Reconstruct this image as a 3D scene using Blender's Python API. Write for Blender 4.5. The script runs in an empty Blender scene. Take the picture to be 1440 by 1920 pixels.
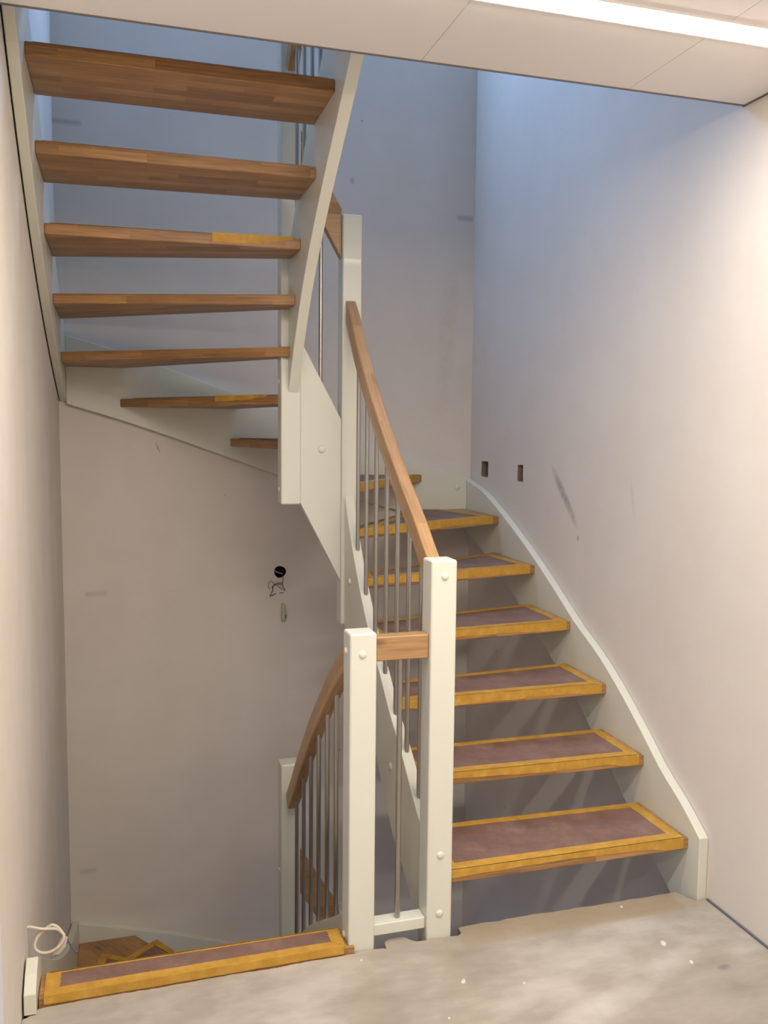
import bpy, bmesh, math, random
import numpy as np
from mathutils import Vector, Matrix

random.seed(7)
SC = bpy.context.scene
COL = SC.collection

# ------------------------------------------------------------------ camera
YAW, PITCH, ROLL, FPX = 0.2929, 0.0917, 0.0096, 1651.8
CAM = Vector((0.261, -2.3414, 1.5))
cy_, sy_, cp_, sp_ = math.cos(YAW), math.sin(YAW), math.cos(PITCH), math.sin(PITCH)
fwd = Vector((sy_ * cp_, cy_ * cp_, -sp_))
r0 = Vector((cy_, -sy_, 0)); u0 = r0.cross(fwd)
rt = r0 * math.cos(ROLL) + u0 * math.sin(ROLL)
up = -r0 * math.sin(ROLL) + u0 * math.cos(ROLL)
camd = bpy.data.cameras.new('camera'); cam = bpy.data.objects.new('camera', camd)
COL.objects.link(cam); SC.camera = cam
M = Matrix((rt, up, -fwd)).transposed().to_4x4(); M.translation = CAM
cam.matrix_world = M
camd.sensor_fit = 'VERTICAL'; camd.sensor_height = 36.0
camd.lens = FPX / 1920.0 * 36.0
camd.clip_start = 0.02

# ------------------------------------------------------------------ world, lights, exposure
world = bpy.data.worlds.new('sky'); SC.world = world; world.use_nodes = True
bg = world.node_tree.nodes['Background']
bg.inputs[0].default_value = (0.40, 0.58, 1.0, 1); bg.inputs[1].default_value = 1.2

def area(name, loc, rot, sx, sy, power, color):
    l = bpy.data.lights.new(name, 'AREA'); l.shape = 'RECTANGLE'; l.size = sx; l.size_y = sy
    l.energy = power; l.color = color
    o = bpy.data.objects.new(name, l); COL.objects.link(o); o.location = loc; o.rotation_euler = rot
    return o
# daylight falling in through the upper back-wall window; the lower one is unseen, added as blue fill
area('daylight_upper_window', (1.03, 2.10, 4.30), (math.radians(-90 + 30), 0, 0), 1.10, 1.0, 92.0, (0.33, 0.57, 1.0))
area('lower_window_fill', (1.03, 2.10, -1.75), (math.radians(-90), 0, 0), 1.0, 0.8, 34.0, (0.40, 0.60, 1.0))
# the hall's recessed ceiling strip (its diffuser is built below); middle and rear strips are unseen, added as fill
area('hall_strip_light', (1.03, -0.445, 2.452), (0, 0, 0), 1.62, 0.06, 4.0, (1.0, 0.95, 0.85))
area('middle_fill_strip', (1.03, -1.28, 2.452), (0, 0, 0), 1.2, 0.06, 24.0, (1.0, 0.95, 0.87))
area('rear_fill_strip', (1.03, -2.70, 2.452), (0, 0, 0), 1.2, 0.06, 20.0, (1.0, 0.95, 0.87))
area('lower_hall_fill', (1.03, -1.5, -0.35), (0, 0, 0), 1.0, 0.3, 8.0, (0.9, 0.93, 1.0))  # unseen lamp, added to brighten the lower storey
SC.view_settings.view_transform = 'Standard'
SC.view_settings.look = 'None'
SC.view_settings.exposure = 0.12
SC.view_settings.gamma = 1.0
SC.view_settings.use_curve_mapping = False

# ------------------------------------------------------------------ materials
def srgb(r, g, b):
    f = lambda c: (c / 255 / 12.92) if c / 255 <= 0.04045 else ((c / 255 + 0.055) / 1.055) ** 2.4
    return (f(r), f(g), f(b), 1)

class NT:
    def __init__(s, name):
        s.m = bpy.data.materials.new(name); s.m.use_nodes = True
        s.t = s.m.node_tree; s.b = s.t.nodes['Principled BSDF']
    def n(s, typ, **kw):
        nd = s.t.nodes.new(typ)
        for k, v in kw.items():
            if k.startswith('i_'):
                key = k[2:]; key = int(key) if key.isdigit() else key.replace('_', ' ')
                nd.inputs[key].default_value = v
            else: setattr(nd, k, v)
        return nd
    def l(s, a, b): s.t.links.new(a, b)
    def math(s, op, a, b=None, clamp=False):
        nd = s.t.nodes.new('ShaderNodeMath'); nd.operation = op; nd.use_clamp = clamp
        for i, v in enumerate((a, b)):
            if v is None: continue
            if isinstance(v, (int, float)): nd.inputs[i].default_value = v
            else: s.l(v, nd.inputs[i])
        return nd.outputs[0]
    def mix(s, fac, a, b, mode='MIX'):
        nd = s.t.nodes.new('ShaderNodeMix'); nd.data_type = 'RGBA'; nd.blend_type = mode
        for i, v in ((0, fac), (6, a), (7, b)):
            if isinstance(v, (int, float, tuple)): nd.inputs[i].default_value = v
            else: s.l(v, nd.inputs[i])
        return nd.outputs[2]
    def ramp(s, fac, stops):
        nd = s.t.nodes.new('ShaderNodeValToRGB'); e = nd.color_ramp.elements
        while len(e) < len(stops): e.new(0.5)
        for i, (p, c) in enumerate(stops): e[i].position = p; e[i].color = c
        s.l(fac, nd.inputs[0]); return nd.outputs[0]
    def pos(s, kind='Object'):
        if not hasattr(s, '_tc'): s._tc = s.n('ShaderNodeTexCoord')
        return s._tc.outputs[kind]
    def noise(s, vec, scale, detail=4, rough=0.5, stretch=None):
        if stretch:
            mp = s.n('ShaderNodeMapping'); s.l(vec, mp.inputs[0]); mp.inputs['Scale'].default_value = stretch; vec = mp.outputs[0]
        nd = s.n('ShaderNodeTexNoise'); s.l(vec, nd.inputs['Vector'])
        nd.inputs['Scale'].default_value = scale; nd.inputs['Detail'].default_value = detail; nd.inputs['Roughness'].default_value = rough
        return nd.outputs[0]
    def bump(s, h, strength, dist=0.002):
        nd = s.n('ShaderNodeBump'); nd.inputs['Strength'].default_value = strength; nd.inputs['Distance'].default_value = dist
        s.l(h, nd.inputs['Height']); s.l(nd.outputs[0], s.b.inputs['Normal'])
    def rect_mask(s, ax1, ax2, r, soft=0.004, jitter=0.0):
        sep = s.sep()
        c = {'x': sep.outputs[0], 'y': sep.outputs[1], 'z': sep.outputs[2]}
        a0, a1, b0, b1 = r; out = None
        for ax, lo, hi in ((ax1, a0, a1), (ax2, b0, b1)):
            v = s.math('SUBTRACT', c[ax], (lo + hi) / 2); v = s.math('ABSOLUTE', v)
            v = s.math('SUBTRACT', (hi - lo) / 2, v); v = s.math('DIVIDE', v, soft, True)
            out = v if out is None else s.math('MULTIPLY', out, v)
        return out
    def sep(s):
        if not hasattr(s, '_sep'):
            s._sep = s.n('ShaderNodeSeparateXYZ'); s.l(s.pos(), s._sep.inputs[0])
        return s._sep
    def streak(s, ax1, ax2, p, q, w, power=1.0):
        """soft elongated smear from p to q with half-width w (bounded wear mark)"""
        sep = s.sep(); c = {'x': sep.outputs[0], 'y': sep.outputs[1], 'z': sep.outputs[2]}
        dx, dy = q[0] - p[0], q[1] - p[1]; L = math.hypot(dx, dy); ux, uy = dx / L, dy / L
        a = s.math('SUBTRACT', c[ax1], (p[0] + q[0]) / 2); b = s.math('SUBTRACT', c[ax2], (p[1] + q[1]) / 2)
        al = s.math('ADD', s.math('MULTIPLY', a, ux), s.math('MULTIPLY', b, uy))
        ac = s.math('SUBTRACT', s.math('MULTIPLY', a, -uy), s.math('MULTIPLY', b, -ux))
        al = s.math('DIVIDE', al, L / 2); ac = s.math('DIVIDE', ac, w)
        d = s.math('ADD', s.math('MULTIPLY', al, al), s.math('MULTIPLY', ac, ac))
        return s.math('SUBTRACT', 1.0, d, True)

def simple(name, col, rough=0.5, metal=0.0, spec=0.5):
    m = NT(name); m.b.inputs['Base Color'].default_value = col
    m.b.inputs['Roughness'].default_value = rough; m.b.inputs['Metallic'].default_value = metal
    m.b.inputs['Specular IOR Level'].default_value = spec
    return m

def plaster(name, base, dark, marks=(), streaks=(), vert=False):
    m = NT(name); p = m.pos()
    n1 = m.noise(p, 1.3, 3, 0.55); n2 = m.noise(p, 9, 5, 0.6); n3 = m.noise(p, 4, 4, 0.6, (1, 1, 0.18))
    f = m.math('ADD', m.math('MULTIPLY', n1, 0.6), m.math('MULTIPLY', n2, 0.25))
    f = m.math('ADD', f, m.math('MULTIPLY', n3, 0.25))
    f = m.math('SUBTRACT', m.math('MULTIPLY', f, 2.4), 0.82, True)
    col = m.mix(f, dark, base)
    for (ax1, ax2, r, c, a) in marks:
        k = m.math('MULTIPLY', m.rect_mask(ax1, ax2, r, 0.016), a * 0.8); col = m.mix(k, col, c)
    for (ax1, ax2, pp, qq, w, c, a) in streaks:
        k = m.streak(ax1, ax2, pp, qq, w)
        k = m.math('MULTIPLY', k, m.math('MULTIPLY', m.noise(p, 40, 3), 2.0 * a), True); col = m.mix(k, col, c)
    if vert:
        n4 = m.noise(p, 7, 5, 0.6, (1, 1, 0.12))
        k = m.math('MULTIPLY', m.math('SUBTRACT', n4, 0.55, True), 2.2, True); col = m.mix(k, col, dark)
    # small nicks
    v = m.n('ShaderNodeTexVoronoi'); v.inputs['Scale'].default_value = 3.1; m.l(p, v.inputs['Vector'])
    k = m.math('LESS_THAN', v.outputs[0], 0.018); k = m.math('MULTIPLY', k, 0.5); col = m.mix(k, col, srgb(120, 112, 104))
    m.l(col, m.b.inputs['Base Color']); m.b.inputs['Roughness'].default_value = 0.85
    m.b.inputs['Specular IOR Level'].default_value = 0.2
    m.bump(m.noise(p, 14, 6, 0.65), 0.25, 0.004)
    return m.m

P_BASE, P_DARK = srgb(226, 219, 213), srgb(214, 206, 198)
patch = srgb(150, 145, 138)
M_WALL = plaster('plaster', P_BASE, P_DARK)
M_WALL_L = plaster('plaster_left_wall', P_BASE, srgb(208, 199, 188), vert=True)
M_WALL_B = plaster('plaster_back_wall', P_BASE, P_DARK, marks=[
    ('x', 'z', (-0.015, 0.13, 2.865, 2.90), patch, 0.6), ('x', 'z', (1.955, 2.06, 2.585, 2.625), patch, 0.55),
    ('x', 'z', (0.09, 0.205, 0.692, 0.73), patch, 0.35), ('x', 'z', (0.035, 0.13, -0.685, -0.645), patch, 0.35),
    ('x', 'z', (1.385, 1.418, 2.72, 2.765), patch, 0.7)],
    streaks=[('x', 'z', (1.88, 1.45), (1.95, 2.5), 0.06, srgb(204, 194, 182), 0.35),
             ('x', 'z', (0.43, 1.44), (0.455, 1.38), 0.004, srgb(120, 110, 100), 0.9)])
M_WALL_R = plaster('plaster_right_wall', P_BASE, P_DARK, streaks=[
    ('y', 'z', (1.125, 1.365), (0.865, 1.10), 0.028, srgb(140, 132, 126), 0.6),
    ('y', 'z', (0.868, 1.085), (0.870, 1.05), 0.006, srgb(130, 122, 116), 0.9),
    ('y', 'z', (0.50, 1.35), (0.46, 1.18), 0.010, srgb(196, 188, 180), 0.4)])

def concrete():
    m = NT('screed'); p = m.pos()
    n1 = m.noise(p, 2.0, 4, 0.6); n2 = m.noise(p, 30, 6, 0.7); n3 = m.noise(p, 5, 5, 0.6, (1, 2.5, 1))
    f = m.math('ADD', m.math('MULTIPLY', n1, 0.6), m.math('MULTIPLY', n3, 0.4))
    col = m.ramp(f, [(0.36, srgb(146, 138, 124)), (0.5, srgb(166, 157, 144)), (0.64, srgb(190, 182, 171))])
    col = m.mix(m.math('MULTIPLY', n2, 0.25), col, srgb(160, 150, 138))
    k = m.math('MULTIPLY', m.rect_mask('x', 'y', (1.2, 1.97, -0.080, 0.2), 0.018), 0.6); col = m.mix(k, col, srgb(160, 142, 118))
    for (x, y, w, h, r) in ((1.45, -0.42, 0.42, 0.05, 0.8), (1.75, -0.30, 0.25, 0.05, 0.6), (1.25, -0.33, 0.2, 0.05, 0.5)):
        k = m.streak('x', 'y', (x - w / 2, y - 0.05), (x + w / 2, y + 0.05), h)
        k = m.math('MULTIPLY', k, m.math('MULTIPLY', m.noise(p, 14, 5), r), True); col = m.mix(k, col, srgb(208, 202, 194))
    for (x, y, rr) in ((1.781, -0.211, 0.011), (1.803, -0.313, 0.007), (0.899, -0.048, 0.004), (1.143, -0.219, 0.008), (1.77, 0.0, 0.006), (1.30, -0.27, 0.004), (1.05, -0.35, 0.004)):
        k = m.streak('x', 'y', (x - rr, y - rr * 1.6), (x + rr * 0.6, y + rr * 1.6), rr)
        k = m.math('MULTIPLY', m.math('SUBTRACT', m.math('ADD', k, m.math('MULTIPLY', m.noise(p, 160, 4, 0.7), 1.5)), 1.15, True), 4.0, True); col = m.mix(m.math('MULTIPLY', k, 0.8), col, srgb(228, 222, 212))
    k = m.streak('x', 'y', (1.85, -0.365), (1.90, -0.355), 0.014); col = m.mix(m.math('MULTIPLY', k, 0.6), col, srgb(110, 108, 108))
    m.l(col, m.b.inputs['Base Color']); m.b.inputs['Roughness'].default_value = 0.8; m.b.inputs['Specular IOR Level'].default_value = 0.25
    m.bump(m.noise(p, 45, 8, 0.7), 0.35, 0.004)
    return m.m
M_FLOOR = concrete()

def wood(name, lo, mid, hi, rough=0.42):
    m = NT(name); p = m.pos('UV')
    br = m.n('ShaderNodeTexBrick'); m.l(p, br.inputs['Vector'])
    br.offset = 0.37; br.inputs['Scale'].default_value = 1.0
    br.inputs['Brick Width'].default_value = 0.26; br.inputs['Row Height'].default_value = 0.043
    br.inputs['Mortar Size'].default_value = 0.0002; br.inputs['Mortar Smooth'].default_value = 0.1
    br.inputs['Color1'].default_value = (0, 0, 0, 1); br.inputs['Color2'].default_value = (1, 1, 1, 1); br.inputs['Mortar'].default_value = (0.2, 0.2, 0.2, 1)
    oi = m.n('ShaderNodeObjectInfo')
    # offset grain per stave and per object
    ad = m.n('ShaderNodeVectorMath', operation='ADD'); cmb = m.n('ShaderNodeCombineXYZ')
    m.l(m.math('MULTIPLY', oi.outputs['Random'], 20), cmb.inputs[2]); m.l(m.math('MULTIPLY', br.outputs[0], 3.0), cmb.inputs[0])
    m.l(p, ad.inputs[0]); m.l(cmb.outputs[0], ad.inputs[1])
    g = m.noise(ad.outputs[0], 5, 6, 0.65, (1.2, 26, 1)); g2 = m.noise(ad.outputs[0], 22, 4, 0.6, (0.6, 18, 1)); big = m.noise(ad.outputs[0], 4, 2, 0.5, (1, 3, 1))
    f = m.math('ADD', m.math('MULTIPLY', g, 0.55), m.math('MULTIPLY', g2, 0.2))
    f = m.math('ADD', f, m.math('MULTIPLY', br.outputs[0], 0.20)); f = m.math('ADD', f, m.math('MULTIPLY', big, 0.2))
    col = m.ramp(f, [(0.34, lo), (0.55, mid), (0.78, hi)])
    v = m.n('ShaderNodeTexVoronoi'); mp = m.n('ShaderNodeMapping'); m.l(ad.outputs[0], mp.inputs[0]); mp.inputs['Scale'].default_value = (2.2, 6.0, 1)
    m.l(mp.outputs[0], v.inputs['Vector']); v.inputs['Scale'].default_value = 1.0
    k = m.math('SUBTRACT', 1.0, m.math('MULTIPLY', v.outputs[0], 11), True); col = m.mix(m.math('MULTIPLY', k, 0.75), col, srgb(62, 36, 20))
    m.l(col, m.b.inputs['Base Color']); m.b.inputs['Roughness'].default_value = rough
    m.bump(g, 0.12, 0.001)
    return m.m
M_WOOD = wood('oak', srgb(106, 76, 48), srgb(160, 118, 74), srgb(194, 150, 100))
M_RAIL = wood('oak_handrail', srgb(134, 102, 68), srgb(174, 136, 94), srgb(198, 162, 118), 0.35)

def paint():
    m = NT('white_lacquer'); p = m.pos()
    m.b.inputs['Base Color'].default_value = srgb(217, 216, 203); m.b.inputs['Roughness'].default_value = 0.38
    m.b.inputs['Coat Weight'].default_value = 0.15
    m.bump(m.noise(p, 220, 3, 0.6), 0.05, 0.001)
    return m.m
M_WHITE = paint()

def brushed():
    m = NT('brushed_steel'); m.b.inputs['Base Color'].default_value = srgb(176, 172, 164); m.b.inputs['Metallic'].default_value = 1.0
    m.b.inputs['Roughness'].default_value = 0.32
    m.bump(m.noise(m.pos(), 60, 3, 0.6, (8, 8, 0.4)), 0.08, 0.0005)
    return m.m
M_STEEL = brushed()

def tape():
    m = NT('masking_tape'); p = m.pos()
    n = m.noise(p, 22, 4, 0.6); n2 = m.noise(p, 110, 3)
    col = m.ramp(n, [(0.3, srgb(178, 132, 44)), (0.6, srgb(198, 152, 62)), (0.8, srgb(212, 170, 88))])
    m.l(col, m.b.inputs['Base Color']); m.b.inputs['Roughness'].default_value = 0.6
    m.bump(m.math('ADD', m.noise(p, 30, 5, 0.7, (1, 3, 1)), m.math('MULTIPLY', n2, 0.3)), 0.5, 0.003)
    return m.m
M_TAPE = tape()
def board():
    m = NT('cover_board'); p = m.pos()
    n = m.noise(p, 7, 5, 0.65); n2 = m.noise(p, 60, 4, 0.7)
    col = m.ramp(n, [(0.3, srgb(112, 84, 74)), (0.55, srgb(134, 104, 92)), (0.75, srgb(158, 132, 122))])
    col = m.mix(m.math('MULTIPLY', n2, 0.25), col, srgb(90, 66, 58))
    m.l(col, m.b.inputs['Base Color']); m.b.inputs['Roughness'].default_value = 0.75
    m.bump(n2, 0.15, 0.001)
    return m.m
M_BOARD = board()
def ceilm():
    m = NT('ceiling_board'); p = m.pos()
    col = m.mix(m.noise(p, 3, 3), srgb(242, 238, 236), srgb(237, 232, 229))
    m.l(col, m.b.inputs['Base Color']); m.b.inputs['Roughness'].default_value = 0.55
    return m.m
M_CEIL = ceilm()
M_GREY = simple('grey_edge_profile', srgb(120, 116, 112), 0.7).m
M_DARK = simple('dark_gap', srgb(52, 48, 46), 0.9).m
M_FOAM = simple('blue_grey_edge_strip', srgb(104, 104, 110), 0.8).m
M_RAW = plaster('raw_masonry', srgb(150, 136, 112), srgb(96, 84, 68))
M_BLACK = simple('hole_inside', srgb(22, 20, 18), 0.9).m
M_CABLE = simple('cable_sheath', srgb(206, 196, 182), 0.5).m
M_WIRE = simple('wire_grey', srgb(84, 78, 68), 0.5).m
M_WIRE2 = simple('wire_blue_grey', srgb(92, 100, 112), 0.5).m
M_PLAST = simple('clear_white_plastic', srgb(190, 184, 168), 0.3).m
M_FRAME = simple('window_frame_paint', srgb(225, 225, 222), 0.4).m
mg = simple('window_glass', (0.9, 0.95, 1, 1), 0.02); mg.b.inputs['Transmission Weight'].default_value = 1.0; M_GLASS = mg.m
me_ = NT('strip_diffuser'); me_.b.inputs['Emission Color'].default_value = (1.0, 0.88, 0.72, 1); me_.b.inputs['Emission Strength'].default_value = 30.0
me_.b.inputs['Base Color'].default_value = (0.9, 0.9, 0.88, 1); M_EMIT = me_.m

# ------------------------------------------------------------------ mesh helpers
class MB:
    def __init__(s): s.v = []; s.f = []; s.uv = []
    def face(s, idx, uvs=None): s.f.append(tuple(idx)); s.uv.append(uvs)
    def addv(s, pts):
        b = len(s.v); s.v += [tuple(float(c) for c in p) for p in pts]; return b
    def box(s, x0, x1, y0, y1, z0, z1):
        b = s.addv([(x, y, z) for z in (z0, z1) for y in (y0, y1) for x in (x0, x1)])
        for q in ((0, 2, 3, 1), (4, 5, 7, 6), (0, 1, 5, 4), (1, 3, 7, 5), (3, 2, 6, 7), (2, 0, 4, 6)): s.face([b + i for i in q])
    def prism(s, poly, z0, z1, T=lambda p: p):
        a = sum(poly[i][0] * poly[(i + 1) % len(poly)][1] - poly[(i + 1) % len(poly)][0] * poly[i][1] for i in range(len(poly)))
        if a < 0: poly = poly[::-1]
        n = len(poly)
        b = s.addv([T((x, y, z0)) for x, y in poly] + [T((x, y, z1)) for x, y in poly])
        s.face([b + i for i in range(n)][::-1]); s.face([b + n + i for i in range(n)])
        for i in range(n):
            j = (i + 1) % n; s.face((b + i, b + j, b + n + j, b + n + i))
    def strip(s, st, t0, t1, T):
        """stations (s, low, high) -> a board between t0 and t1 in thickness"""
        b = s.addv([T(*q) for (a, lo, hi) in st for q in ((a, lo, t0), (a, hi, t0), (a, hi, t1), (a, lo, t1))])
        n = len(st)
        for i in range(n - 1):
            k = b + 4 * i
            for e in range(4):
                e2 = (e + 1) % 4; s.face((k + e, k + e2, k + 4 + e2, k + 4 + e))
        s.face((b, b + 3, b + 2, b + 1)); k = b + 4 * (n - 1); s.face((k, k + 1, k + 2, k + 3))
    def tube(s, path, r, n=10, cap=True):
        P = [Vector(p) for p in path]; N = len(P); rings = []
        prev = None
        for i in range(N):
            t = (P[min(i + 1, N - 1)] - P[max(i - 1, 0)]).normalized()
            if prev is None: a = t.orthogonal().normalized()
            else:
                a = prev - t * prev.dot(t); a = a.normalized()
            prev = a; bb = t.cross(a)
            rr = r[i] if isinstance(r, (list, tuple)) else r
            rings.append(s.addv([P[i] + (a * math.cos(2 * math.pi * k / n) + bb * math.sin(2 * math.pi * k / n)) * rr for k in range(n)]))
        for i in range(N - 1):
            for k in range(n):
                k2 = (k + 1) % n; s.face((rings[i] + k, rings[i] + k2, rings[i + 1] + k2, rings[i + 1] + k))
        if cap:
            s.face([rings[0] + k for k in range(n)][::-1]); s.face([rings[-1] + k for k in range(n)])
    def sweep(s, path, prof, up=Vector((0, 0, 1)), side=None):
        """profile (a across, b up) swept along path with a fixed side vector; uv = length, perimeter"""
        P = [Vector(p) for p in path]; N = len(P); n = len(prof); rings = []; L = 0; Ls = [0]
        for i in range(1, N): L += (P[i] - P[i - 1]).length; Ls.append(L)
        per = [0]
        for i in range(n): per.append(per[-1] + (Vector(prof[(i + 1) % n]) - Vector(prof[i])).length)
        for i in range(N):
            t = (P[min(i + 1, N - 1)] - P[max(i - 1, 0)]).normalized()
            sd = side; nn = sd.cross(t).normalized()
            if nn.z < 0: nn = -nn
            rings.append(s.addv([P[i] + sd * a + nn * b for a, b in prof]))
        for i in range(N - 1):
            for k in range(n):
                k2 = (k + 1) % n
                s.face((rings[i] + k, rings[i] + k2, rings[i + 1] + k2, rings[i + 1] + k),
                       [(Ls[i], per[k]), (Ls[i], per[k + 1]), (Ls[i + 1], per[k + 1]), (Ls[i + 1], per[k])])
        s.face([rings[0] + k for k in range(n)][::-1]); s.face([rings[-1] + k for k in range(n)])
    def build(s, name, mat, parent=None, bevel=0, smooth=False, origin=(0, 0, 0), seg=2, uvbox=False):
        me = bpy.data.meshes.new(name)
        ox, oy, oz = origin
        me.from_pydata([(x - ox, y - oy, z - oz) for x, y, z in s.v], [], s.f); me.materials.append(mat)
        if uvbox or any(u is not None for u in s.uv):
            uvl = me.uv_layers.new(name='UVMap')
            for p, u in zip(me.polygons, s.uv):
                for k, li in enumerate(p.loop_indices):
                    if u is not None: uvl.data[li].uv = u[k]
                    else:
                        co = me.vertices[me.loops[li].vertex_index].co; nr = p.normal
                        if abs(nr.x) > 0.8: uvl.data[li].uv = (co.y, co.z)
                        elif abs(nr.z) > 0.6: uvl.data[li].uv = (co.x, co.y)
                        else: uvl.data[li].uv = (co.x, co.z + 0.01)
        bm = bmesh.new(); bm.from_mesh(me); bmesh.ops.recalc_face_normals(bm, faces=bm.faces); bm.to_mesh(me); bm.free()
        if smooth:
            for p in me.polygons: p.use_smooth = True
        o = bpy.data.objects.new(name, me); COL.objects.link(o)
        if parent is not None: o.parent = parent
        if parent is None: o.location = origin
        else: o.location = Vector(origin) - ROOTLOC.get(parent.name, Vector((0, 0, 0)))
        if bevel:
            b = o.modifiers.new('bevel', 'BEVEL'); b.width = bevel; b.segments = seg; b.limit_method = 'ANGLE'; b.angle_limit = math.radians(40)
            b.harden_normals = False
            for p in me.polygons: p.use_smooth = True
            w = o.modifiers.new('wn', 'WEIGHTED_NORMAL'); w.keep_sharp = True
        return o
ROOTLOC = {}
def empty(name, loc, label, cat, group=None):
    o = bpy.data.objects.new(name, None); COL.objects.link(o); o.location = loc; ROOTLOC[o.name] = Vector(loc)
    o['label'] = label; o['category'] = cat; o.empty_display_size = 0.1
    if group: o['group'] = group
    return o
def struct(o, label=None, cat=None):
    o['kind'] = 'structure'
    if label: o['label'] = label
    if cat: o['category'] = cat
    return o
def interp(pts, n=28, y0=None, y1=None):
    """smooth monotone-ish curve through points, resampled"""
    x = np.array([p[0] for p in pts], float); y = np.array([p[1] for p in pts], float)
    o = np.argsort(x); x, y = x[o], y[o]
    h = np.diff(x); d = np.diff(y) / h; m = np.zeros(len(x)); m[0], m[-1] = d[0], d[-1]
    for i in range(1, len(x) - 1):
        if d[i - 1] * d[i] > 0: m[i] = (h[i - 1] + h[i]) / (h[i - 1] / d[i] + h[i] / d[i - 1]) if True else 0
    def f(t):
        t = np.atleast_1d(t); i = np.clip(np.searchsorted(x, t) - 1, 0, len(x) - 2)
        u = (t - x[i]) / h[i]; 
        lin = (t < x[0]) | (t > x[-1])
        r = (2 * u**3 - 3 * u**2 + 1) * y[i] + (u**3 - 2 * u**2 + u) * h[i] * m[i] + (-2 * u**3 + 3 * u**2) * y[i + 1] + (u**3 - u**2) * h[i] * m[i + 1]
        e = np.where(t < x[0], y[0] + m[0] * (t - x[0]), y[-1] + m[-1] * (t - x[-1]))
        return np.where(lin, e, r)
    return f

# ------------------------------------------------------------------ setting
W, D = 2.0625, 2.041
ZTOP, ZBOT = 5.6, -2.73
CE = -0.04            # edge of the ceiling opening
def grid_wall(name, us, vs, holes, T, thick, mat, depth=0.05, raw=None):
    """wall face in (u,v) with rectangular recesses (holes = {(i,j): depth or 'through' or ('round',r)})"""
    mb = MB(); rawmb = MB()
    U, V = us, vs
    for i in range(len(U) - 1):
        for j in range(len(V) - 1):
            c = [(U[i], V[j]), (U[i + 1], V[j]), (U[i + 1], V[j + 1]), (U[i], V[j + 1])]
            h = holes.get((i, j))
            if h is None:
                for w_ in (0, thick):
                    b = mb.addv([T(a, b_, w_) for a, b_ in c]); mb.face((b, b + 1, b + 2, b + 3))
            elif h == 'through':
                for k in range(4):
                    p, q = c[k], c[(k + 1) % 4]
                    b = mb.addv([T(*p, 0), T(*q, 0), T(*q, thick), T(*p, thick)]); mb.face((b, b + 1, b + 2, b + 3))
            else:
                b = mb.addv([T(a, b_, thick) for a, b_ in c]); mb.face((b, b + 1, b + 2, b + 3))
                if isinstance(h, tuple):
                    r = h[1]; cu, cv = (U[i] + U[i + 1]) / 2, (V[j] + V[j + 1]) / 2; n = 32
                    hw, hh = (U[i + 1] - U[i]) / 2, (V[j + 1] - V[j]) / 2
                    inner, outer = [], []
                    for k in range(n):
                        a = 2 * math.pi * k / n + math.pi / 4; ca, sa = math.cos(a), math.sin(a)
                        rr = r * (1 + 0.04 * math.sin(3 * a + 1)); inner.append((cu + rr * ca, cv + rr * sa))
                        m_ = max(abs(ca), abs(sa)); outer.append((cu + hw * ca / m_, cv + hh * sa / m_))
                    bi = mb.addv([T(*p, 0) for p in inner]); bo = mb.addv([T(*p, 0) for p in outer])
                    for k in range(n):
                        k2 = (k + 1) % n; mb.face((bi + k, bi + k2, bo + k2, bo + k))
                    r1 = rawmb.addv([T(*p, 0) for p in inner]); r2 = rawmb.addv([T(*p, 0.06) for p in inner])
                    for k in range(n):
                        k2 = (k + 1) % n; rawmb.face((r1 + k, r1 + k2, r2 + k2, r2 + k))
                    rawmb.face([r2 + k for k in range(n)])
                else:
                    # rough rectangular recess, ragged rim
                    n = 7; ring = []
                    for k in range(4):
                        p, q = c[k], c[(k + 1) % 4]
                        for t in range(n):
                            f = t / n; ring.append((p[0] + (q[0] - p[0]) * f + random.uniform(-.0022, .0022), p[1] + (q[1] - p[1]) * f + random.uniform(-.0025, .0025)))
                    pad = 0.006; outer = []
                    cu, cv = (U[i] + U[i + 1]) / 2, (V[j] + V[j + 1]) / 2
                    hw, hh = (U[i + 1] - U[i]) / 2, (V[j + 1] - V[j]) / 2
                    inn = [(cu + (a - cu) * (1 - pad / hw), cv + (b_ - cv) * (1 - pad / hh)) for a, b_ in ring]
                    for k in range(4):
                        p, q = c[k], c[(k + 1) % 4]
                        for t in range(n): outer.append((p[0] + (q[0] - p[0]) * t / n, p[1] + (q[1] - p[1]) * t / n))
                    N = len(inn); bi = mb.addv([T(*p, 0) for p in inn]); bo = mb.addv([T(*p, 0) for p in outer])
                    for k in range(N):
                        k2 = (k + 1) % N; mb.face((bi + k, bi + k2, bo + k2, bo + k))
                    r1 = rawmb.addv([T(*p, 0) for p in inn]); r2 = rawmb.addv([T(cu + (a - cu) * .9, cv + (b_ - cv) * .95, h) for a, b_ in inn])
                    for k in range(N):
                        k2 = (k + 1) % N; rawmb.face((r1 + k, r1 + k2, r2 + k2, r2 + k))
                    rawmb.face([r2 + k for k in range(N)])
    # rim
    for (a, b_, c_, d_) in ((U[0], V[0], U[-1], V[0]), (U[-1], V[0], U[-1], V[-1]), (U[-1], V[-1], U[0], V[-1]), (U[0], V[-1], U[0], V[0])):
        b = mb.addv([T(a, b_, 0), T(c_, d_, 0), T(c_, d_, thick), T(a, b_, thick)]); mb.face((b, b + 1, b + 2, b + 3))
    o = mb.build(name, mat); struct(o)
    # merge doubles
    bm = bmesh.new(); bm.from_mesh(o.data); bmesh.ops.remove_doubles(bm, verts=bm.verts, dist=1e-5); bmesh.ops.recalc_face_normals(bm, faces=bm.faces); bm.to_mesh(o.data); bm.free()
    if rawmb.v:
        r = rawmb.build('recess_lining', raw or M_RAW, o); r['label'] = 'rough dark inside of the hole cut in the plaster'
    return o

YB = -4.2
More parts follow.
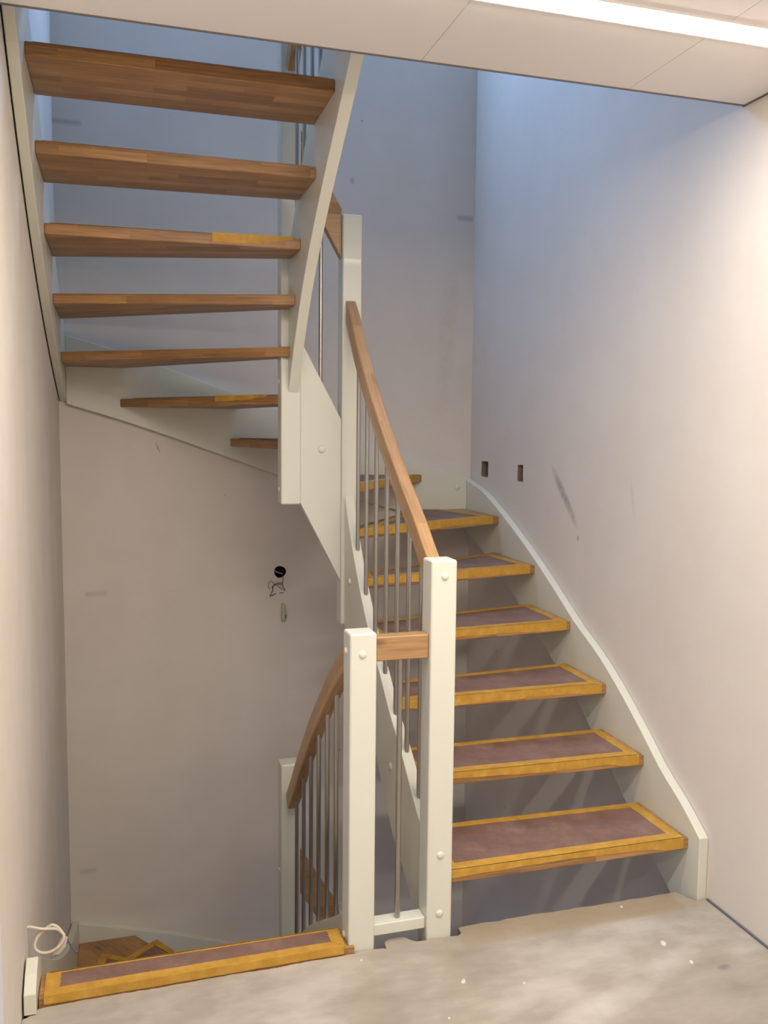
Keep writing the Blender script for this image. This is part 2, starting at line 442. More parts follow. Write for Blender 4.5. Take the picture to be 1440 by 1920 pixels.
# back wall (u = x, v = z), openings for the upper window and the added lower one, the round cable hole
wall_back = grid_wall('wall_back', [-0.12, 0.5, 0.985, 1.085, 1.56, W + 0.12], [ZBOT - .2, -2.15, -1.35, 0.734, 0.834, 3.80, 4.80, ZTOP],
    {(1, 1): 'through', (2, 1): 'through', (3, 1): 'through', (1, 5): 'through', (2, 5): 'through', (3, 5): 'through', (2, 3): ('round', 0.030)},
    lambda u, v, w: (u, D + w, v), 0.16, M_WALL_B, raw=M_BLACK)
wall_right = grid_wall('wall_right', [YB, 1.392, 1.462, 1.797, 1.895, D], [ZBOT - .2, 1.264, 1.355, 1.364, ZTOP],
    {(1, 1): 0.032, (3, 1): 0.032}, lambda u, v, w: (W + w, u, v), 0.12, M_WALL_R)
# left wall: stairwell part plus hall part; a doorway opens at y < -0.38 on the landing
wall_left = grid_wall('wall_left', [YB, -1.55, -0.375, D], [ZBOT - .2, 0.0, 2.05, ZTOP], {(1, 1): 'through'},
    lambda u, v, w: (-w, u, v), 0.12, M_WALL_L)
mb = MB(); mb.box(-0.11, W + 0.11, YB - 0.1, YB, ZBOT - .2, ZTOP); struct(mb.build('wall_front', M_WALL))
mb = MB(); mb.box(-1.2, -1.1, -1.9, 0.0, -0.1, 2.5); struct(mb.build('wall_side_room', M_WALL))
mb = MB(); mb.box(-1.1, -0.12, -1.9, 0.0, -0.1, -0.005); struct(mb.build('floor_side_room', M_FLOOR))

# floor slab of the landing, with its ragged broken edge and notches round the posts
edge = [(0.0, -0.055), (0.012, -0.05), (0.035, -0.022), (0.06, -0.018), (0.2, -0.014), (0.35, -0.016), (0.5, -0.012), (0.65, -0.014), (0.78, -0.0105), (0.890, -0.0105),
        (0.891, -0.004), (0.951, -0.004), (0.975, -0.006), (0.982, -0.012), (0.986, 0.02), (1.0, 0.032), (1.03, 0.034), (1.055, 0.030), (1.066, 0.012), (1.08, -0.001), (1.111, -0.004),
        (1.19, -0.004), (1.208, -0.006), (1.222, 0.004), (1.224, 0.034)]
x = 1.25
while x < 1.99: edge.append((x, 0.036 + random.uniform(-.004, .004))); x += 0.035
edge += [(1.995, 0.032), (2.003, 0.014), (2.010, -0.012), (2.024, -0.0345), (W, -0.035)]
fine = []
for a, b in zip(edge[:-1], edge[1:]):
    L = math.hypot(b[0] - a[0], b[1] - a[1]); n = max(1, int(L / 0.012))
    for k in range(n):
        f = k / n; j = random.uniform(-.0016, .0016) if k else 0
        fine.append((a[0] + (b[0] - a[0]) * f, a[1] + (b[1] - a[1]) * f + j))
fine.append(edge[-1])
mb = MB(); mb.prism(fine + [(W, YB), (0, YB)], -0.20, 0.0)
struct(mb.build('floor', M_FLOOR, bevel=0.003, seg=1))
mb = MB(); mb.box(0.0, W, YB, -0.12, -0.32, -0.205); struct(mb.build('ceiling_lower_hall', M_CEIL))
mb = MB(); mb.box(-0.1, W + 0.1, YB, D + .1, ZBOT - 0.12, ZBOT); struct(mb.build('floor_lower_hall', M_FLOOR))
# movement joint between wall and floor
mb = MB(); mb.box(W - 0.007, W - 0.001, -3.9, -0.04, 0.0005, 0.006); struct(mb.build('trim_1', M_FOAM), 'thin grey blue edge strip between right wall and screed')

# ceiling : slab of the upper floor, boards, edge profile, strip light channel
mb = MB(); mb.box(0.0, W, YB, CE - 0.005, 2.56, 2.905)
slab = struct(mb.build('ceiling', M_CEIL))
CZ = 2.4726
xs = [0.004, 1.043, 1.665, W - 0.008]
ys = [YB + 0.01, -3.4, -2.745, -2.655, -2.0, -1.325, -1.235, -0.490, -0.400, CE - 0.006]
for j in range(len(ys) - 1):
    if j in (2, 5, 7):
        continue
    for i in range(len(xs) - 1):
        mb = MB(); mb.box(xs[i] + 0.0005, xs[i + 1] - 0.0005, ys[j] + 0.0005, ys[j + 1] - 0.0005, CZ, CZ + 0.018)
        mb.build('ceiling_panel', M_CEIL, slab, bevel=0.0006, seg=1)
mb = MB(); mb.box(0.002, W - 0.002, CE - 0.005, CE + 0.0, CZ - 0.0005, 2.905); mb.box(0.002, W - .002, CE - 0.012, CE - 0.004, CZ - 0.002, CZ - 0.0002)
mb.build('edge_profile', M_GREY, slab)
mb = MB(); mb.box(W - 0.0075, W - 0.001, YB, CE, CZ - 0.002, CZ + 0.02); mb.box(0.001, 0.004, YB, CE, CZ - 0.001, CZ + 0.02)
mb.build('shadow_gap_strip', M_GREY, slab)
for yc, lab, X0, X1 in ((-0.445, 'long warm white recessed strip light nearest the stair opening', .20, 1.86),
                    (-1.28, 'unseen strip light added as fill in the middle of the hall ceiling', .40, 1.66), (-2.70, 'unseen strip light added as fill at the far end of the hall', .40, 1.66)):  # only the nearest fitting is in view, the others are added for fill
    t = empty('ceiling_light', (1.03, yc, CZ), lab, 'light')
    mb = MB(); x0, x1 = X0, X1
    T = lambda p: p
    for s in (-1, 1):   # flared white channel cheeks
        y0_, y1_ = yc + s * 0.046, yc + s * 0.039
        mb.box(x0 - .05, x1 + .05, min(y0_, y1_), max(y0_, y1_), CZ - 0.004, CZ + 0.022)
    mb.box(x0 - .05, x0, yc - .042, yc + .042, CZ - 0.003, CZ + 0.022); mb.box(x1, x1 + .05, yc - .042, yc + .042, CZ - 0.003, CZ + 0.022)
    mb.build('channel', M_CEIL, t, bevel=0.001, seg=1)
    mb = MB(); n = 8
    prof = [(yc + 0.039 * math.cos(math.pi * k / n), CZ + 0.004 - 0.016 * math.sin(math.pi * k / n)) for k in range(n + 1)]
    prof = prof + [(yc - 0.039, CZ + 0.012), (yc + 0.039, CZ + 0.012)]
    mb.prism(prof, x0, x1, lambda p: (p[2], p[0], p[1])); mb.build('diffuser', M_EMIT, t, smooth=False)

# top of the stairwell
mb = MB(); mb.box(-0.1, W + 0.1, YB, D + 0.1, ZTOP, ZTOP + 0.15); struct(mb.build('ceiling_upper_landing', M_WALL))
for z0, z1, nm in ((3.80, 4.80, 'window_1'), (-2.15, -1.35, 'added_window_2')):  # the lower window is unseen, added to go with the blue fill
    mb = MB(); x0, x1 = 0.5, 1.56; f = 0.05; y0_, y1_ = D + 0.09, D + 0.13
    mb.box(x0, x1, y0_, y1_, z0, z0 + f); mb.box(x0, x1, y0_, y1_, z1 - f, z1); mb.box(x0, x0 + f, y0_, y1_, z0 + f, z1 - f); mb.box(x1 - f, x1, y0_, y1_, z0 + f, z1 - f)
    w = struct(mb.build(nm, M_FRAME))
    mb = MB(); mb.box(x0 + f, x1 - f, D + 0.108, D + 0.112, z0 + f, z1 - f); mb.build('pane', M_GLASS, w)

# ------------------------------------------------------------------ staircase
R = 0.182; TH = 0.038
XI_R0, XI_R1 = 1.130, 1.168      # inner stringer of the right-hand flight
XI_L0, XI_L1 = 0.901, 0.940      # inner stringer of the left-hand flight
XO = 2.028; XL = 0.035
POST = 0.079
PX_A, PX_B = 0.872, 1.111        # west faces of the posts
PY_F, PY_B = 0.0, 1.091          # front faces of the front and rear post pairs

treads = {
 1: [(XI_R1, .030), (XO, .027), (XO, .318), (XI_R1, .345)],
 2: [(XI_R1, .318), (XO, .294), (XO, .582), (XI_R1, .585)],
 3: [(XI_R1, .556), (XO, .559), (XO, .874), (XI_R1, .798)],
 4: [(XI_R1, .775), (XO, .848), (XO, 1.222), (XI_R1, 1.035)],
 5: [(XI_R1, 1.000), (XO, 1.184), (XO, 1.625), (1.20, 1.175), (1.192, 1.088), (XI_R1, 1.088)],
 6: [(1.192, 1.148), (XO, 1.585), (XO, 2.005), (1.739, 2.005), (1.150, 1.173), (1.192, 1.173)],
 7: [(1.178, 1.173), (1.776, 2.005), (1.222, 2.005), (1.066, 1.173)],
 8: [(1.100, 1.173), (1.255, 2.005), (.785, 2.005), (.972, 1.173)],
 9: [(.997, 1.173), (.812, 2.005), (.272, 2.005), (.866, 1.173)],
 10: [(.895, 1.173), (.298, 2.005), (XL, 2.005), (XL, 1.655), (XI_L0, 1.052), (XI_L0, 1.089), (.868, 1.089), (.868, 1.173)],
 11: [(XI_L0, 1.088), (XL, 1.726), (XL, 1.235), (XI_L0, .950)],
 12: [(XI_L0, 1.035), (XL, 1.292), (XL, .885), (XI_L0, .850)],
 13: [(XI_L0, .890), (XL, .942), (XL, .600), (XI_L0, .598)],
 14: [(XI_L0, .635), (XL, .640), (XL, .338), (XI_L0, .331)],
 15: [(XI_L0, .365), (XL, .370), (XL, .060), (XI_L0, .062)],
}
boards = {   # cover boards of the winders, where they differ from the tread outline
 5: [(XI_R1 + .02, 1.004), (2.000, 1.184), (1.968, 1.560), (1.225, 1.165)],
 6: [(1.205, 1.155), (1.985, 1.568), (1.860, 1.975), (1.745, 1.975)],
 7: [(1.19, 1.190), (1.745, 1.975), (1.262, 1.975), (1.10, 1.190)],
 8: [(1.09, 1.190), (1.225, 1.975), (.82, 1.975), (.98, 1.190)],
 9: [(.98, 1.190), (.80, 1.975), (.33, 1.975), (.885, 1.190)],
 11: [(.86, 1.115), (.09, 1.685), (.07, 1.26), (.86, .99)],
}
STAIR_TOP = 16

def local_frame(poly):
    a = Vector(poly[0]); b = Vector(poly[1]); d = (b - a)
    return a, math.atan2(d.y, d.x)
def inset(poly, d):
    """inset a CCW/CW polygon; d may be a list per edge"""
    if isinstance(d, (list, tuple)): d = list(d) + [d[-1]] * (len(poly) - len(d))
    n = len(poly); A = sum(poly[i][0] * poly[(i + 1) % n][1] - poly[(i + 1) % n][0] * poly[i][1] for i in range(n))
    sg = 1 if A > 0 else -1; L = []
    for i in range(n):
        p, q = Vector(poly[i]), Vector(poly[(i + 1) % n]); t = (q - p).normalized(); nn = Vector((-t.y, t.x)) * sg
        di = d[i] if isinstance(d, (list, tuple)) else d
        L.append((p + nn * di, t))
    out = []
    for i in range(n):
        p, t = L[i - 1]; q, s = L[i]; den = t.x * s.y - t.y * s.x
        if abs(den) < 1e-6: out.append((q.x, q.y)); continue
        u = ((q.x - p.x) * s.y - (q.y - p.y) * s.x) / den; r = p + t * u; out.append((r.x, r.y))
    return out
def wavy_strip(mb, p0, p1, q0, q1, z0, z1, n=10, j=0.0012):
    """thin slab between edge p (outer) and edge q (inner), edges slightly wavy"""
    P, Q = [], []
    for k in range(n + 1):
        f = k / n; P.append(Vector(p0).lerp(Vector(p1), f)); Q.append(Vector(q0).lerp(Vector(q1), f))
    nv = (Vector(q0) - Vector(p0)).normalized()
    Q = [q + nv * (random.uniform(-j, j) * 1.6) for q in Q]; P = [p + nv * random.uniform(-j, j) * .5 for p in P]
    b = mb.addv([(v.x, v.y, z) for p, q in zip(P, Q) for v, z in ((p, z0), (p, z1), (q, z1), (q, z0))])
    for k in range(n):
        i = b + 4 * k
        for e in range(4): mb.face((i + e, i + (e + 1) % 4, i + 4 + (e + 1) % 4, i + 4 + e))
    mb.face((b, b + 1, b + 2, b + 3)); i = b + 4 * n; mb.face((i + 3, i + 2, i + 1, i))

def make_tread(parent, k, poly, z, brd=None, cover=True, rear_flap=None, lab=None, tw=(0.040, 0.036, 0.030, 0.036)):
    o2, ang = local_frame(poly); ca, sa = math.cos(-ang), math.sin(-ang)
    loc = lambda p: ((p[0] - o2.x) * ca - (p[1] - o2.y) * sa, (p[0] - o2.x) * sa + (p[1] - o2.y) * ca)
    lp = [loc(p) for p in poly]
    mb = MB(); mb.prism(lp, -TH, 0)
    t = mb.build('tread', M_WOOD, None, bevel=0.0035, uvbox=True)
    t.parent = parent; t.location = Vector((o2.x, o2.y, z)) - ROOTLOC[parent.name]; t.rotation_euler = (0, 0, ang)
    if lab: t['label'] = lab
    if not cover: return t
    if brd: bp = [loc(p) for p in brd]
    else:
        q = lp if len(lp) == 4 else lp[:4]
        bp = inset(q, [0.0, 0.020, 0.010, 0.020])
    def mk(mb, name, mat):
        o = mb.build(name, mat); o.parent = t; o.location = (0, 0, 0); return o
    ins = inset(bp, [0.006, 0.004, 0.004, 0.004])
    mb = MB(); mb.prism(ins, 0.0002, 0.0032); mk(mb, 'cover_board', M_BOARD)
    inn = inset(bp, list(tw)); n = len(bp)
    for i in range(n):
        mb = MB(); i2 = (i + 1) % n
        wavy_strip(mb, bp[i], bp[i2], inn[i], inn[i2], 0.0030 + 0.0003 * (i == 0), 0.0040 + 0.0003 * (i == 0), 12)
        if i == 0:   # folds over the nosing
            m = 14; x0, x1 = bp[0][0], bp[1][0]; y = lp[0][1]
            P = []
            for s in range(m + 1):
                xx = x0 + (x1 - x0) * s / m; d = (-0.018 if k == 1 else -0.022 if k == 2 else -0.028) - (0.003 + .0015 * (k in (1, 2))) * math.sin(s * 0.45 + k * 2) + random.uniform(-.002, .002)
                if s >= m - 1: d = -0.033
                P += [(xx, y - 0.0012, d), (xx, y - 0.0014, 0.0043), (xx, y + 0.003, 0.0043), (xx, y - 0.0002, d)]
            b = mb.addv(P)
            for s in range(m):
                q = b + 4 * s
                for e in range(4): mb.face((q + e, q + (e + 1) % 4, q + 4 + (e + 1) % 4, q + 4 + e))
            mb.face((b, b + 1, b + 2, b + 3)); q = b + 4 * m; mb.face((q + 3, q + 2, q + 1, q))
        mk(mb, 'masking_tape', M_TAPE)
    if rear_flap:   # loose end of tape folded over the rear edge, a ragged taper
        a, b_ = Vector(lp[rear_flap[0]]), Vector(lp[rear_flap[1]]); f0, f1, dmax = rear_flap[2:]
        dirv = (b_ - a).normalized(); nrm = Vector((-dirv.y, dirv.x)); c = sum((Vector(p) for p in lp), Vector((0, 0))) / len(lp)
        if nrm.dot(c - a) > 0: nrm = -nrm
        mb = MB(); m = 14; P = []
        for s in range(m + 1):
            f = f0 + (f1 - f0) * s / m; q = a.lerp(b_, f); dd = -dmax * math.sin(math.pi * min(1, (s / m) * 0.62 + 0.02)) ** 0.8 + random.uniform(-.0015, .0015)
            for off, zz in ((0.0004, min(dd, -0.002)), (0.0004, 0.003), (0.0016, 0.0045), (0.0018, min(dd, -0.002))):
                w_ = q + nrm * off; P.append((w_.x, w_.y, zz))
        b = mb.addv(P)
        for s in range(m):
            q = b + 4 * s
            for e in range(4): mb.face((q + e, q + (e + 1) % 4, q + 4 + (e + 1) % 4, q + 4 + e))
        mb.face((b, b + 1, b + 2, b + 3)); q = b + 4 * m; mb.face((q + 3, q + 2, q + 1, q))
        o = mk(mb, 'masking_tape', M_TAPE); o['label'] = 'loose tape end folded over the rear edge'
    return t

def post(parent, x, y, z0, z1, lab=None):
    mb = MB(); mb.box(x, x + POST, y, y + POST, z0, z1)
    o = mb.build('newel_post', M_WHITE, parent, bevel=0.007, seg=3, origin=(x, y, z0))
    if lab: o['label'] = lab
    ROOTLOC[o.name] = Vector((x, y, z0)); return o
def bolt_cap(par, p, nrm, r=0.0115):
    """domed white cap; par is a post (origin known) or stringer"""
    n = Vector(nrm).normalized(); a = n.orthogonal().normalized(); b = n.cross(a); P = Vector(p)
    mb = MB(); rings = []
    for j, (rr, hh) in enumerate(((1, 0), (.98, .25), (.86, .52), (.6, .75), (.28, .88))):
        rings.append(mb.addv([P + (a * math.cos(2 * math.pi * k / 16) + b * math.sin(2 * math.pi * k / 16)) * r * rr + n * (r * .62 * hh - .0004) for k in range(16)]))
    for i in range(len(rings) - 1):
        for k in range(16): mb.face((rings[i] + k, rings[i] + (k + 1) % 16, rings[i + 1] + (k + 1) % 16, rings[i + 1] + k))
    mb.face([rings[-1] + k for k in range(16)]); mb.face([rings[0] + k for k in range(16)][::-1])
    return mb.build('bolt_cap', M_WHITE, par, smooth=True, origin=tuple(P))
def baluster(parent, x, y, z0, z1):
    mb = MB(); zz = np.linspace(z0, z1, 4)
    mb.tube([(x, y, z) for z in zz], 0.008, 16)
    o = mb.build('baluster', M_STEEL, parent, smooth=True, origin=(x, y, z0))
    m = o.modifiers.new('es', 'EDGE_SPLIT'); m.split_angle = math.radians(50)
    return o
def rprof(w, h, r=0.006):
    """rounded rectangular profile with the top at b = 0"""
    P = []
    for cx, cyy, a0 in ((w / 2 - r, -r, 0), (-w / 2 + r, -r, 90), (-w / 2 + r, -h + r, 180), (w / 2 - r, -h + r, 270)):
        for k in range(4):
            a = math.radians(a0 + 30 * k); P.append((cx + r * math.cos(a), cyy + r * math.sin(a)))
    return P
def rail(parent, path, side, w=0.042, h=0.068, lab=None):
    mb = MB(); mb.sweep(path, rprof(w, h), side=Vector(side)); P0 = path[0]
    o = mb.build('handrail', M_RAIL, parent, smooth=True, origin=P0)
    m = o.modifiers.new('es', 'EDGE_SPLIT'); m.split_angle = math.radians(35)
    if lab: o['label'] = lab
    return o
def stringer(parent, st, t0, t1, T, lab=None, name='stringer'):
    mb = MB(); mb.strip(st, t0, t1, T); o = mb.build(name, M_WHITE, parent, bevel=0.0025)
    ROOTLOC[o.name] = Vector((0, 0, 0))
    o.location = -ROOTLOC[parent.name]
    if lab: o['label'] = lab
    return o
TX = lambda a, z, t: (t, a, z)      # board in the y-z plane
TY = lambda a, z, t: (a, t, z)      # board in the x-z plane

f_ri_top = interp([(.079, .262), (.198, .352), (.32, .452), (.458, .548), (.575, .648), (.714, .760), (.835, .881), (.955, 1.028), (1.02, 1.12), (1.091, 1.24)])
f_ri_bot = interp([(.079, -.13), (.177, -.005), (.41, .141), (.611, .335), (.80, .50), (.95, .63), (1.091, .715)])
f_ro_top = interp([(-.03, .204), (.08, .283), (.175, .337), (.324, .447), (.464, .545), (.62, .640), (.82, .735), (1.0, .836), (1.234, .960), (1.436, 1.055), (1.586, 1.12), (1.794, 1.198), (2.041, 1.252)])
f_ro_bot = interp([(.04, -.10), (.117, -.048), (.232, .027), (.408, .155), (.678, .346), (.803, .430), (.995, .530), (1.14, .606), (1.342, .709), (1.526, .800), (2.041, .985)])
f_bk_top = interp([(0.0, 1.935), (.257, 1.862), (.505, 1.783), (.833, 1.664), (1.2, 1.530), (1.655, 1.361), (1.787, 1.319), (2.0625, 1.252)])
f_bk_bot = interp([(0.0, 1.622), (.331, 1.521), (.652, 1.409), (1.016, 1.278), (1.5, 1.13), (2.0625, .985)])
f_lo_top = interp([(0.0, 3.03), (.09, 2.97), (.36, 2.79), (.64, 2.61), (.94, 2.43), (1.29, 2.24), (1.726, 2.05), (2.005, 1.935)])
f_lo_bot = lambda t: np.polyval([-0.04431, 0.28142, -0.87598, 2.61355], np.atleast_1d(t))
f_li_top = interp([(.079, 3.0), (.236, 2.87), (.5, 2.69), (.75, 2.51), (.94, 2.335), (1.091, 2.17)])
f_li_bot = lambda t: np.polyval([-0.6385, 0.74656, -1.00611, 2.68233], np.atleast_1d(t))
f_rail_r = interp([(.079, 1.118), (.113, 1.142), (.2, 1.213), (.424, 1.378), (.684, 1.590), (.831, 1.728), (.925, 1.825), (1.01, 1.932), (1.091, 2.010)])
_l = [(.079, .905), (.154, .861), (.311, .758), (.463, .637), (.633, .491), (.775, .354), (.931, .194), (1.009, .109), (1.091, .03)]
f_rail_l = interp([(a, (z - .02) / .943 + 2.912) for a, z in _l])

def staircase(zmap, name, loc, label, lower):
    S = empty(name, loc, label, 'staircase')
    zf = lambda f: (lambda t: np.array([zmap(v) for v in f(t)]))
    # --- treads
    for k, poly in treads.items():
        z = zmap(k * R); kw = {}
        if k in boards: kw['brd'] = boards[k]
        if k == 12 and not lower: kw['rear_flap'] = (3, 2, 0.03, 0.36, 0.030)
        if k == 9 and not lower: kw['rear_flap'] = (3, 2, 0.05, 0.35, 0.020)
        if k == 10 and lower:
            kw['brd'] = [(.845, 1.20), (.40, 1.935), (.255, 1.815), (.145, 1.885), (.085, 1.66), (.84, 1.26)]
        if k == 10 and not lower: kw['cover'] = False
        if lower and k in (11, 12, 13, 14, 15): z -= 0.012
        pol = poly
        if lower and k == 11: pol = [(XI_L0, 1.06), (XL, 1.49), (XL, 1.12), (XI_L0, .93)]; kw['brd'] = [(.86, 1.085), (.09, 1.46), (.07, 1.15), (.86, .97)]
        if lower and k == 10: pol = poly[:3] + [(XL, 1.44), (XI_L0, 1.02)] + poly[5:]
        if lower and k == 12: pol = [(XI_L0, .96), (XL, 1.16), (XL, .84), (XI_L0, .80)]
        if lower and k == 15: pol = [(XI_L0 - .03, .355), (XL, .36), (XL, .035), (XI_L0 - .03, .035)]
        if lower and k == 15:
            pol = [(XI_L0, .355), (XL, .36), (XL, .084), (XI_L0, .084)]
        make_tread(S, k, pol, z, **kw)
    # --- stringers
    N = 36
    ys = np.linspace(.080, 1.091, N); a, b = zf(f_ri_bot)(ys), zf(f_ri_top)(ys)
    s1 = stringer(S, list(zip(ys, a, b)), XI_R0, XI_R1, TX)
    ys = np.concatenate([[-.03, .036], np.linspace(.04, D - 0.0005, 50)]); b = zf(f_ro_top)(ys); a = np.concatenate([[zmap(0) - (.11 if not lower else -.001)] * 2, zf(f_ro_bot)(ys[2:]) if not lower else np.maximum(zf(f_ro_bot)(ys[2:]), zmap(0) + .001)])
    s2 = stringer(S, list(zip(ys, a, b)), XO, W - 0.0012, TX)
    xs_ = np.linspace(XL, XO, 48); s3 = stringer(S, list(zip(xs_, zf(f_bk_bot)(xs_), zf(f_bk_top)(xs_))), 2.005, D - .001, TY)
    bolt_cap(s3, (1.977, 2.005, zmap(1.206)), (0, -1, 0), .014)
    y0 = -0.050 if lower else -0.034
    ys = np.linspace(y0 if not lower else 0.0, D - 0.0005, 50); st = list(zip(ys, zf(f_lo_bot)(ys), zf(f_lo_top)(ys)))
    if lower: st = [(-.050, .003, .058), (-.022, .003, .077), (-.008, .003, .086)] + [(q[0], min(q[1], -.02), q[2]) if q[0] > .0 else (q[0], -.2, .104) for q in st]
    if lower: st[3] = (-.003, .003, .089)
    s4 = stringer(S, st, .005, XL, TX)
    ys = np.linspace(.080, 1.0895, N); st = list(zip(ys, zf(f_li_bot)(ys), zf(f_li_top)(ys)))
    s5 = stringer(S, st, XI_L0, XI_L1, TX)
    xs_ = np.linspace(PX_A + POST, PX_B + .006, 3)
    pt = lambda x: zmap(1.853 + (x - .951) * (1.545 - 1.853) / .166); pb = lambda x: zmap(1.212 + (x - .951) * (.890 - 1.212) / .166)
    s6 = stringer(S, [(x, pb(x), pt(x)) for x in xs_], PY_B + .010, PY_B + .050, TY, 'short wide sloping white panel between the two rear posts')
    bolt_cap(s6, (1.037, PY_B + .010, zmap(1.425)), (0, -1, 0), .016)
    # --- posts
    c = post(S, PX_A, PY_B, zmap(1.206), zmap(3.045), 'tall white post at the turn, below the left flight')
    for z in (1.69, 1.265): bolt_cap(c, (PX_A, PY_B + .045, zmap(z)), (-1, 0, 0), .010)
    if lower: bolt_cap(c, (PX_A, PY_B + .045, -.317), (-1, 0, 0), .010)
    d = post(S, PX_B + .006, PY_B, zmap(.712), zmap(2.345), 'white post at the turn, at the head of the right flight')
    if not lower:
        b_ = post(S, PX_B, PY_F, -.19, 1.133, 'thick white post at the foot of the right flight')
        for z in (1.086, .254, .074): bolt_cap(b_, (1.1515, PY_F, z), (0, -1, 0))
        t_ = post(S, PX_A, PY_F, 2.62, 3.84, 'white post at the upper landing')
    else:
        b_ = post(S, PX_B, PY_F, zmap(0) + .0, zmap(1.133))
        a_ = post(S, PX_A, PY_F, -.34, .933, 'thick white post beside the landing nosing')
        bolt_cap(a_, (.909, PY_F, .873), (0, -1, 0)); bolt_cap(a_, (PX_A, .045, .876), (-1, 0, 0)); bolt_cap(a_, (PX_A, .05, .026), (-1, 0, 0))
    for (y, z) in ((1.0, .906), (.43, .364)): bolt_cap(s1, (XI_R0, y, zmap(z)), (-1, 0, 0), .014)
    # --- handrails
    ys = np.linspace(.079, 1.091, 36); xr = 1.151
    rail(S, [(xr, y, z) for y, z in zip(ys, zf(f_rail_r)(ys))], (1, 0, 0), lab='long curved oak handrail of the right flight')
    xl = .9115
    rail(S, [(xl, y, z - (0 if lower else .04)) for y, z in zip(ys, zf(f_rail_l)(ys))], (1, 0, 0), lab='curved oak handrail of the left flight')
    zt = lambda x: zmap(2.365 + (PX_B + .006 - x) * 1.75)
    x0, x1 = PX_A + POST, PX_B + .006
    mb = MB(); ym = PY_B + .038
    mb.prism([(x0, zt(x0)), (x1, zt(x1)), (x1, zt(x1) - .190), (x0, zt(x0) - .190)], ym - .021, ym + .021, lambda p: (p[0], p[2], p[1]))
    o = mb.build('handrail', M_RAIL, S, bevel=.004, uvbox=True, origin=(x0, ym, zt(x0))); o['label'] = 'short steep oak handrail between the two rear posts'
    # --- balusters
    for y in (.198, .325, .450, .577, .708, .838, .962):
        baluster(S, xr, y, zf(f_ri_top)(y)[0] - .003, zf(f_rail_r)(y)[0] - .05)
    for y in (.205, .335, .462, .593, .722, .854, .990):
        baluster(S, xl + .004, y, zf(f_li_top)(y)[0] - .003, zf(f_rail_l)(y)[0] - .05)
    baluster(S, 1.037, PY_B + .036, pt(1.037) - .004, zt(1.037) - .15)
    return S

up_ = staircase(lambda z: z, 'staircase', (1.15, 0.0, 0.0), 'open white and oak winder staircase rising from the landing to the floor above', False)
ZL = lambda z: .02 + (z - 2.912) * .943
lo_ = staircase(ZL, 'staircase', (1.15, 0.0, ZL(0)), 'matching open winder staircase going down below the landing on the left', True)
# landing nosing (top step of the lower stair) with its board and tape
t = make_tread(lo_, 16, [(.870, .090), (.037, .092), (.037, -.012), (.858, -.0068), (.859, -.0098), (.888, -.0098), (.888, -.0012), (.870, -.0012)], .021,
               brd=[(.862, .090), (.050, .092), (.050, -.0105), (.862, -.0055)], lab='narrow taped oak nosing along the landing edge', tw=(0.009, 0.038, 0.030, 0.035))
# the viewer-side tape of the nosing folds down to the screed
mb = MB(); n = 16; P = []
for s in range(n + 1):
    f = s / n; x = .050 + (.858 - .050) * f; y = -.0125 + .006 * f
    P += [(x, y - .002, .0005 + random.uniform(0, .002)), (x, y - .0018, .0256), (x, y + .002, .0256), (x, y - .0004, .001)]
b = mb.addv(P)
for s in range(n):
    q = b + 4 * s
    for e in range(4): mb.face((q + e, q + (e + 1) % 4, q + 4 + (e + 1) % 4, q + 4 + e))
mb.face((b, b + 1, b + 2, b + 3)); q = b + 4 * n; mb.face((q + 3, q + 2, q + 1, q))
o = mb.build('masking_tape', M_TAPE, lo_, origin=(0, 0, 0))

# ------------------------------------------------------------------ landing balustrade between the front posts
G = up_
x0, x1 = PX_A + POST + .0008, PX_B
mb = MB(); mb.box(x0, x1, .014, .058, .846, .918); o = mb.build('handrail', M_RAIL, G, bevel=.005, seg=3, uvbox=True, origin=(x0, .014, .846)); o['label'] = 'short horizontal oak handrail between the two front posts'
mb = MB(); mb.box(x0, x1, .014, .064, .026, .061); mb.build('bottom_rail', M_WHITE, G, bevel=.003, origin=(x0, .014, .026))
baluster(G, 1.031, .036, .060, .850)

# ------------------------------------------------------------------ electrics
def wire(name, pts, r, mat, label, cat, parent=None, n=8, sub=6):
    P = [Vector(p) for p in pts]; out = []
    for i in range(len(P) - 1):
        p0, p1, p2, p3 = P[max(i - 1, 0)], P[i], P[i + 1], P[min(i + 2, len(P) - 1)]
        for s in range(sub):
            t = s / sub; out.append(0.5 * ((2 * p1) + (-p0 + p2) * t + (2 * p0 - 5 * p1 + 4 * p2 - p3) * t * t + (-p0 + 3 * p1 - 3 * p2 + p3) * t ** 3))
    out.append(P[-1]); mb = MB(); mb.tube(out, r, n)
    o = mb.build(name, mat, parent, smooth=True, origin=tuple(P[0]) if parent is None else (0, 0, 0))
    if parent is not None: o.location = -ROOTLOC[parent.name]
    if label: o['label'] = label
    if cat: o['category'] = cat
    return o
C_ = empty('knotted_cable', (0.0, .12, .137), 'off white cable tied in a loose loop at the left wall', 'cable')
wire('cable', [(a, b + .032, c + .002) for a, b, c in [(-.02, .10, .137), (.006, .10, .138), (.034, .102, .127), (.060, .106, .121), (.078, .104, .117), (.094, .098, .100), (.084, .092, .078), (.060, .090, .064), (.034, .092, .064), (.018, .096, .080),
      (.024, .104, .102), (.044, .112, .118), (.062, .112, .128), (.078, .106, .122), (.090, .100, .106)]], .0042, M_CABLE, None, None, C_, 10, 8)
mb = MB(); b = [(.090, .098, .100), (.103, .100, .092), (.098, .104, .066), (.080, .104, .046), (.062, .100, .046)]
mb.prism([(p[0], p[2] + .002) for p in b], .132, .136, lambda p: (p[0], p[2], p[1])); mb.build('sleeve_end', M_CABLE, C_, bevel=.001, origin=(0, 0, 0)).location = -ROOTLOC[C_.name]
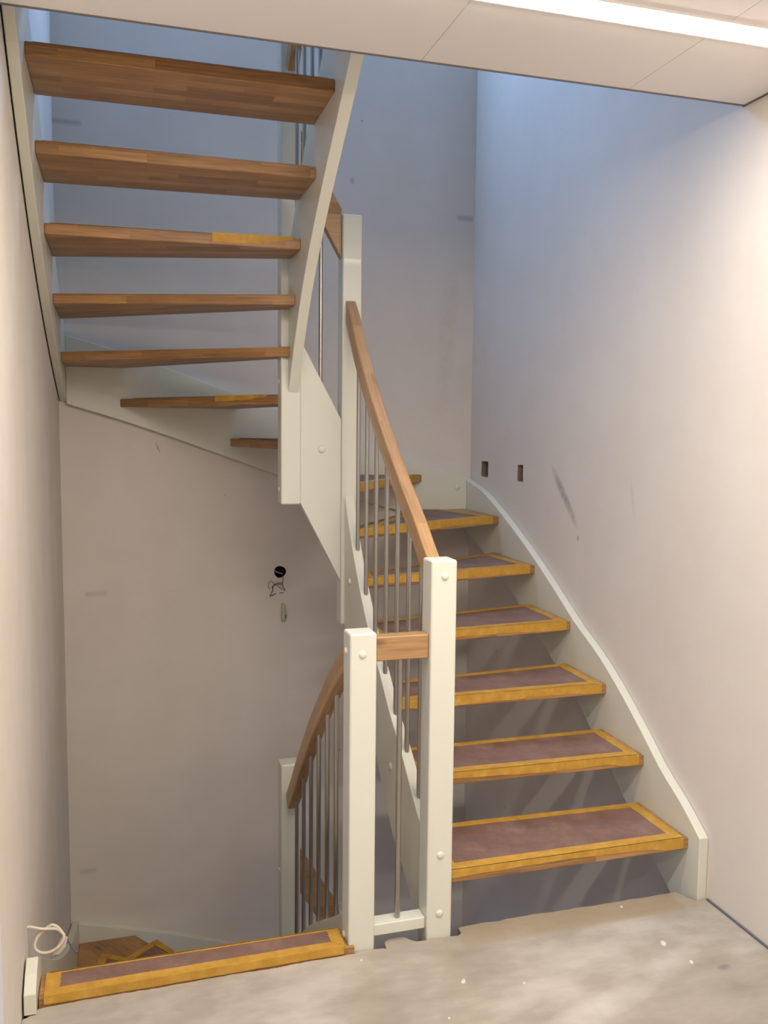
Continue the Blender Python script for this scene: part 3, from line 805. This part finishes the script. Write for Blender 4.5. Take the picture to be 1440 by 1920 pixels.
wire('thin_wire', [(a, b + .032, c + .002) for a, b, c in [(.092, .102, .100), (.100, .104, .088), (.112, .104, .062), (.128, .104, .040)]], .0026, M_WIRE2, None, None, C_)
Wr = empty('hanging_wires', (1.035, D, .784), 'thin grey wires dangling from the round hole in the back wall', 'wires')
y = D - .006
wire('wire', [(1.052, D + .03, .772), (1.050, y, .758), (1.047, y - .004, .735), (1.046, y - .004, .715), (1.054, y - .003, .700), (1.060, y - .002, .688)], .0016, M_WIRE, None, None, Wr)
wire('wire', [(1.046, y - .003, .728), (1.020, y - .006, .728), (.999, y - .005, .715), (.995, y - .004, .690), (.984, y - .003, .664), (1.012, y - .003, .676)], .0020, M_WIRE, None, None, Wr)
wire('wire', [(1.046, y - .003, .718), (1.020, y - .006, .722), (.994, y - .005, .712), (.997, y - .004, .692), (.980, y - .003, .662)], .0016, M_WIRE, None, None, Wr)
wire('wire', [(1.004, y - .004, .722), (.994, y - .006, .738), (.980, y - .006, .738), (.974, y - .004, .716), (.980, y - .003, .698)], .0012, M_WIRE, None, None, Wr)
wire('wire', [(1.018, y - .003, .716), (1.036, y - .004, .702), (1.060, y - .003, .688)], .0012, M_WIRE, None, None, Wr)
wire('wire', [(1.004, D + .02, .792), (1.020, D + .012, .782), (1.050, D + .01, .772)], .0022, M_CABLE, None, None, Wr)
wire('cable_end', [(1.032, y, .677), (1.052, y, .677)], .0014, M_BLACK, None, None, Wr)
mb = MB(); mb.tube([(1.052, D - .013, .534), (1.052, D - .013, .545), (1.052, D - .013, .595), (1.050, D - .013, .612), (1.046, D - .012, .624)], [.010, .013, .0125, .009, .005], 14)
Cn = mb.build('wire_connector', M_PLAST, None, smooth=True, origin=(1.052, D - .013, .534)); Cn['label'] = 'small pale plastic cap stuck on the back wall below the wires'; Cn['category'] = 'connector'
mb = MB(); mb.tube([(1.058, D - .020, .548), (1.060, D - .022, .566)], .0055, 10)
ROOTLOC[Cn.name] = Vector((1.052, D - .013, .534)); e_ = mb.build('grey_insert', simple('insert_grey', srgb(110, 118, 130), .4).m, Cn, origin=(1.058, D - .020, .548))
